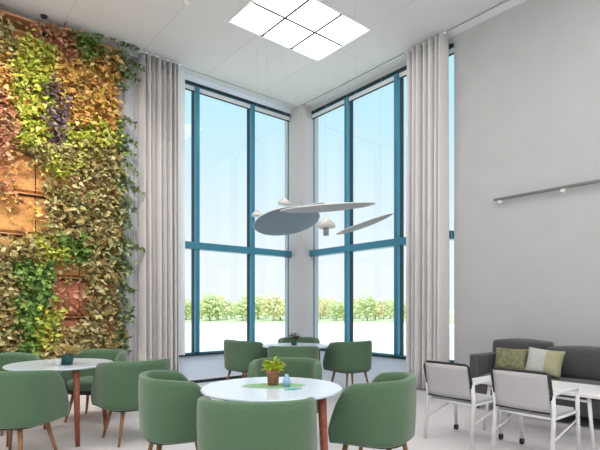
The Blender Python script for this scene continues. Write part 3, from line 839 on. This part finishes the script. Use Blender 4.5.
def make_tree(seed, m, cat='tree'):
    rnd = random.Random(seed)
    t = thing('tree', 'x', 'tree')
    bm = bmesh.new(); tube(bm, [(0, 0, 0), (.1, 0, 3), (0, .1, 5)], .28, 7, .1)
    for k in range(5):
        a = rnd.uniform(0, 6.3); tube(bm, [(0, 0, 2.2+.4*k), (1.6*math.cos(a), 1.6*math.sin(a), 4+.5*k)], .1, 5, .04)
    obj('trunk', bm, M['trunk'], t)
    bm = bmesh.new()
    for i in range(800):
        a = rnd.uniform(0, 2*PI); u = rnd.uniform(-1, 1); rr = rnd.random()**.4*(1+.25*math.sin(3*a+seed))
        p = Vector((3.4*rr*math.sqrt(1-u*u)*math.cos(a), 3.4*rr*math.sqrt(1-u*u)*math.sin(a), 4.6+3.6*rr*u))
        leaf(bm, p, Vector((rnd.uniform(-1, 1), rnd.uniform(-1, 1), rnd.uniform(-.6, 1))), .7, 1.1, Vector((rnd.uniform(-1, 1), rnd.uniform(-1, 1), 1)))
    obj('crown', bm, m, t)
    return t
TL = [leafmat('hazed_tree_leaf_%s' % k, c, .9) for k, c in (('straw', [(238, 232, 180), (226, 220, 168), (246, 240, 204)]), ('green', [(222, 228, 170), (206, 214, 156), (234, 236, 190)]), ('buff', [(242, 220, 184), (230, 206, 172), (248, 232, 204)]))]  # distance haze is put into these pale leaf colours
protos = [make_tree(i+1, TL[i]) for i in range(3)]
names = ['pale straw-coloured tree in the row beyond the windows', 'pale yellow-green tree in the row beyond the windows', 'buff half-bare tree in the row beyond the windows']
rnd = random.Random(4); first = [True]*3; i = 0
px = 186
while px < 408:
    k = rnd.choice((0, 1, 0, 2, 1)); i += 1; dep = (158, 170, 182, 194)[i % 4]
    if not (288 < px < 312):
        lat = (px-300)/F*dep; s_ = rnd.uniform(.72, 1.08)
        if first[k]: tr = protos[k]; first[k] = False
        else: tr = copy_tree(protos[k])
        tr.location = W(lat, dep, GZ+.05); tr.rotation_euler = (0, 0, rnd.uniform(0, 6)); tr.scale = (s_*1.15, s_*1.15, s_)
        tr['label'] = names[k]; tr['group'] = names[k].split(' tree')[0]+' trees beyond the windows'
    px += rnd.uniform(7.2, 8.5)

# ================================================================= LIGHT
w = bpy.data.worlds.new('sky'); bpy.context.scene.world = w; w.use_nodes = True; nt = w.node_tree
bg = nt.nodes['Background']; tc = nt.nodes.new('ShaderNodeTexCoord'); sp = nt.nodes.new('ShaderNodeSeparateXYZ')
r = nt.nodes.new('ShaderNodeValToRGB'); els = r.color_ramp.elements
cols = [(0.0, (255, 253, 252)), (.08, (253, 253, 254)), (.2, (236, 247, 254)), (.38, (205, 242, 252)), (1, (178, 226, 246))]
while len(els) < len(cols): els.new(.5)
for e, (p_, c_) in zip(els, cols): e.position = p_; e.color = lin(c_)
nt.links.new(tc.outputs['Generated'], sp.inputs[0]); nt.links.new(sp.outputs['Z'], r.inputs['Fac']); nt.links.new(r.outputs['Color'], bg.inputs['Color'])
bg.inputs['Strength'].default_value = .82
sun = bpy.data.lights.new('sun', 'SUN'); sun.energy = 4.5; sun.angle = .03; so = bpy.data.objects.new('sun', sun); C.objects.link(so)
so.rotation_euler = Vector((.45, .5, -1.1)).to_track_quat('-Z', 'Y').to_euler()

# out-of-view spots added on the ceiling to brighten the living wall
for k in range(4):
    lx, ly = LX1-.7-1.35*k, -2.7
    t = thing('wall_fill_spot', 'added unseen ceiling spotlight that brightens the living wall', 'spotlight', (lx, ly, CEIL), 0, 'added spotlights that brighten the living wall')
    bm = bmesh.new(); tube(bm, [(0, 0, -.002), (0, 0, -.08)], .012, 8); tube(bm, [(0, -.04, -.08), (0, .07, -.14)], .04, 16); obj('fill_spot_head', bm, M['lampwhite'], t, smooth=True)
    bm = bmesh.new(); tube(bm, [(0, .0705, -.1403), (0, .074, -.142)], .033, 16); obj('fill_spot_lens', bm, M['lamp'], t)
    l = bpy.data.lights.new('wall_fill_lamp', 'SPOT'); l.energy = WALL_FILL; l.color = (1, .96, .9); l.spot_size = math.radians(96); l.spot_blend = 1; l.shadow_soft_size = .12
    o = bpy.data.objects.new('wall_fill_lamp', l); C.objects.link(o); o.parent = t; o.location = (0, .10, -.16)
    o.rotation_euler = Vector((-.35, 2.3, -2.6)).to_track_quat('-Z', 'Y').to_euler()
# ================================================================= CAMERA
cam = bpy.data.cameras.new('camera'); co = bpy.data.objects.new('camera', cam); C.objects.link(co)
co.location = (CAM[0], CAM[1], EYE); co.rotation_euler = (PI/2, 0, CAMHEAD)
cam.sensor_width = 36; cam.lens = F/600*36; cam.shift_y = (HY-225)/600; cam.clip_end = 2000
sc = bpy.context.scene; sc.camera = co
vs = sc.view_settings; vs.view_transform = 'Standard'; vs.look = 'None'; vs.gamma = 1; vs.use_curve_mapping = False; vs.exposure = 0.4
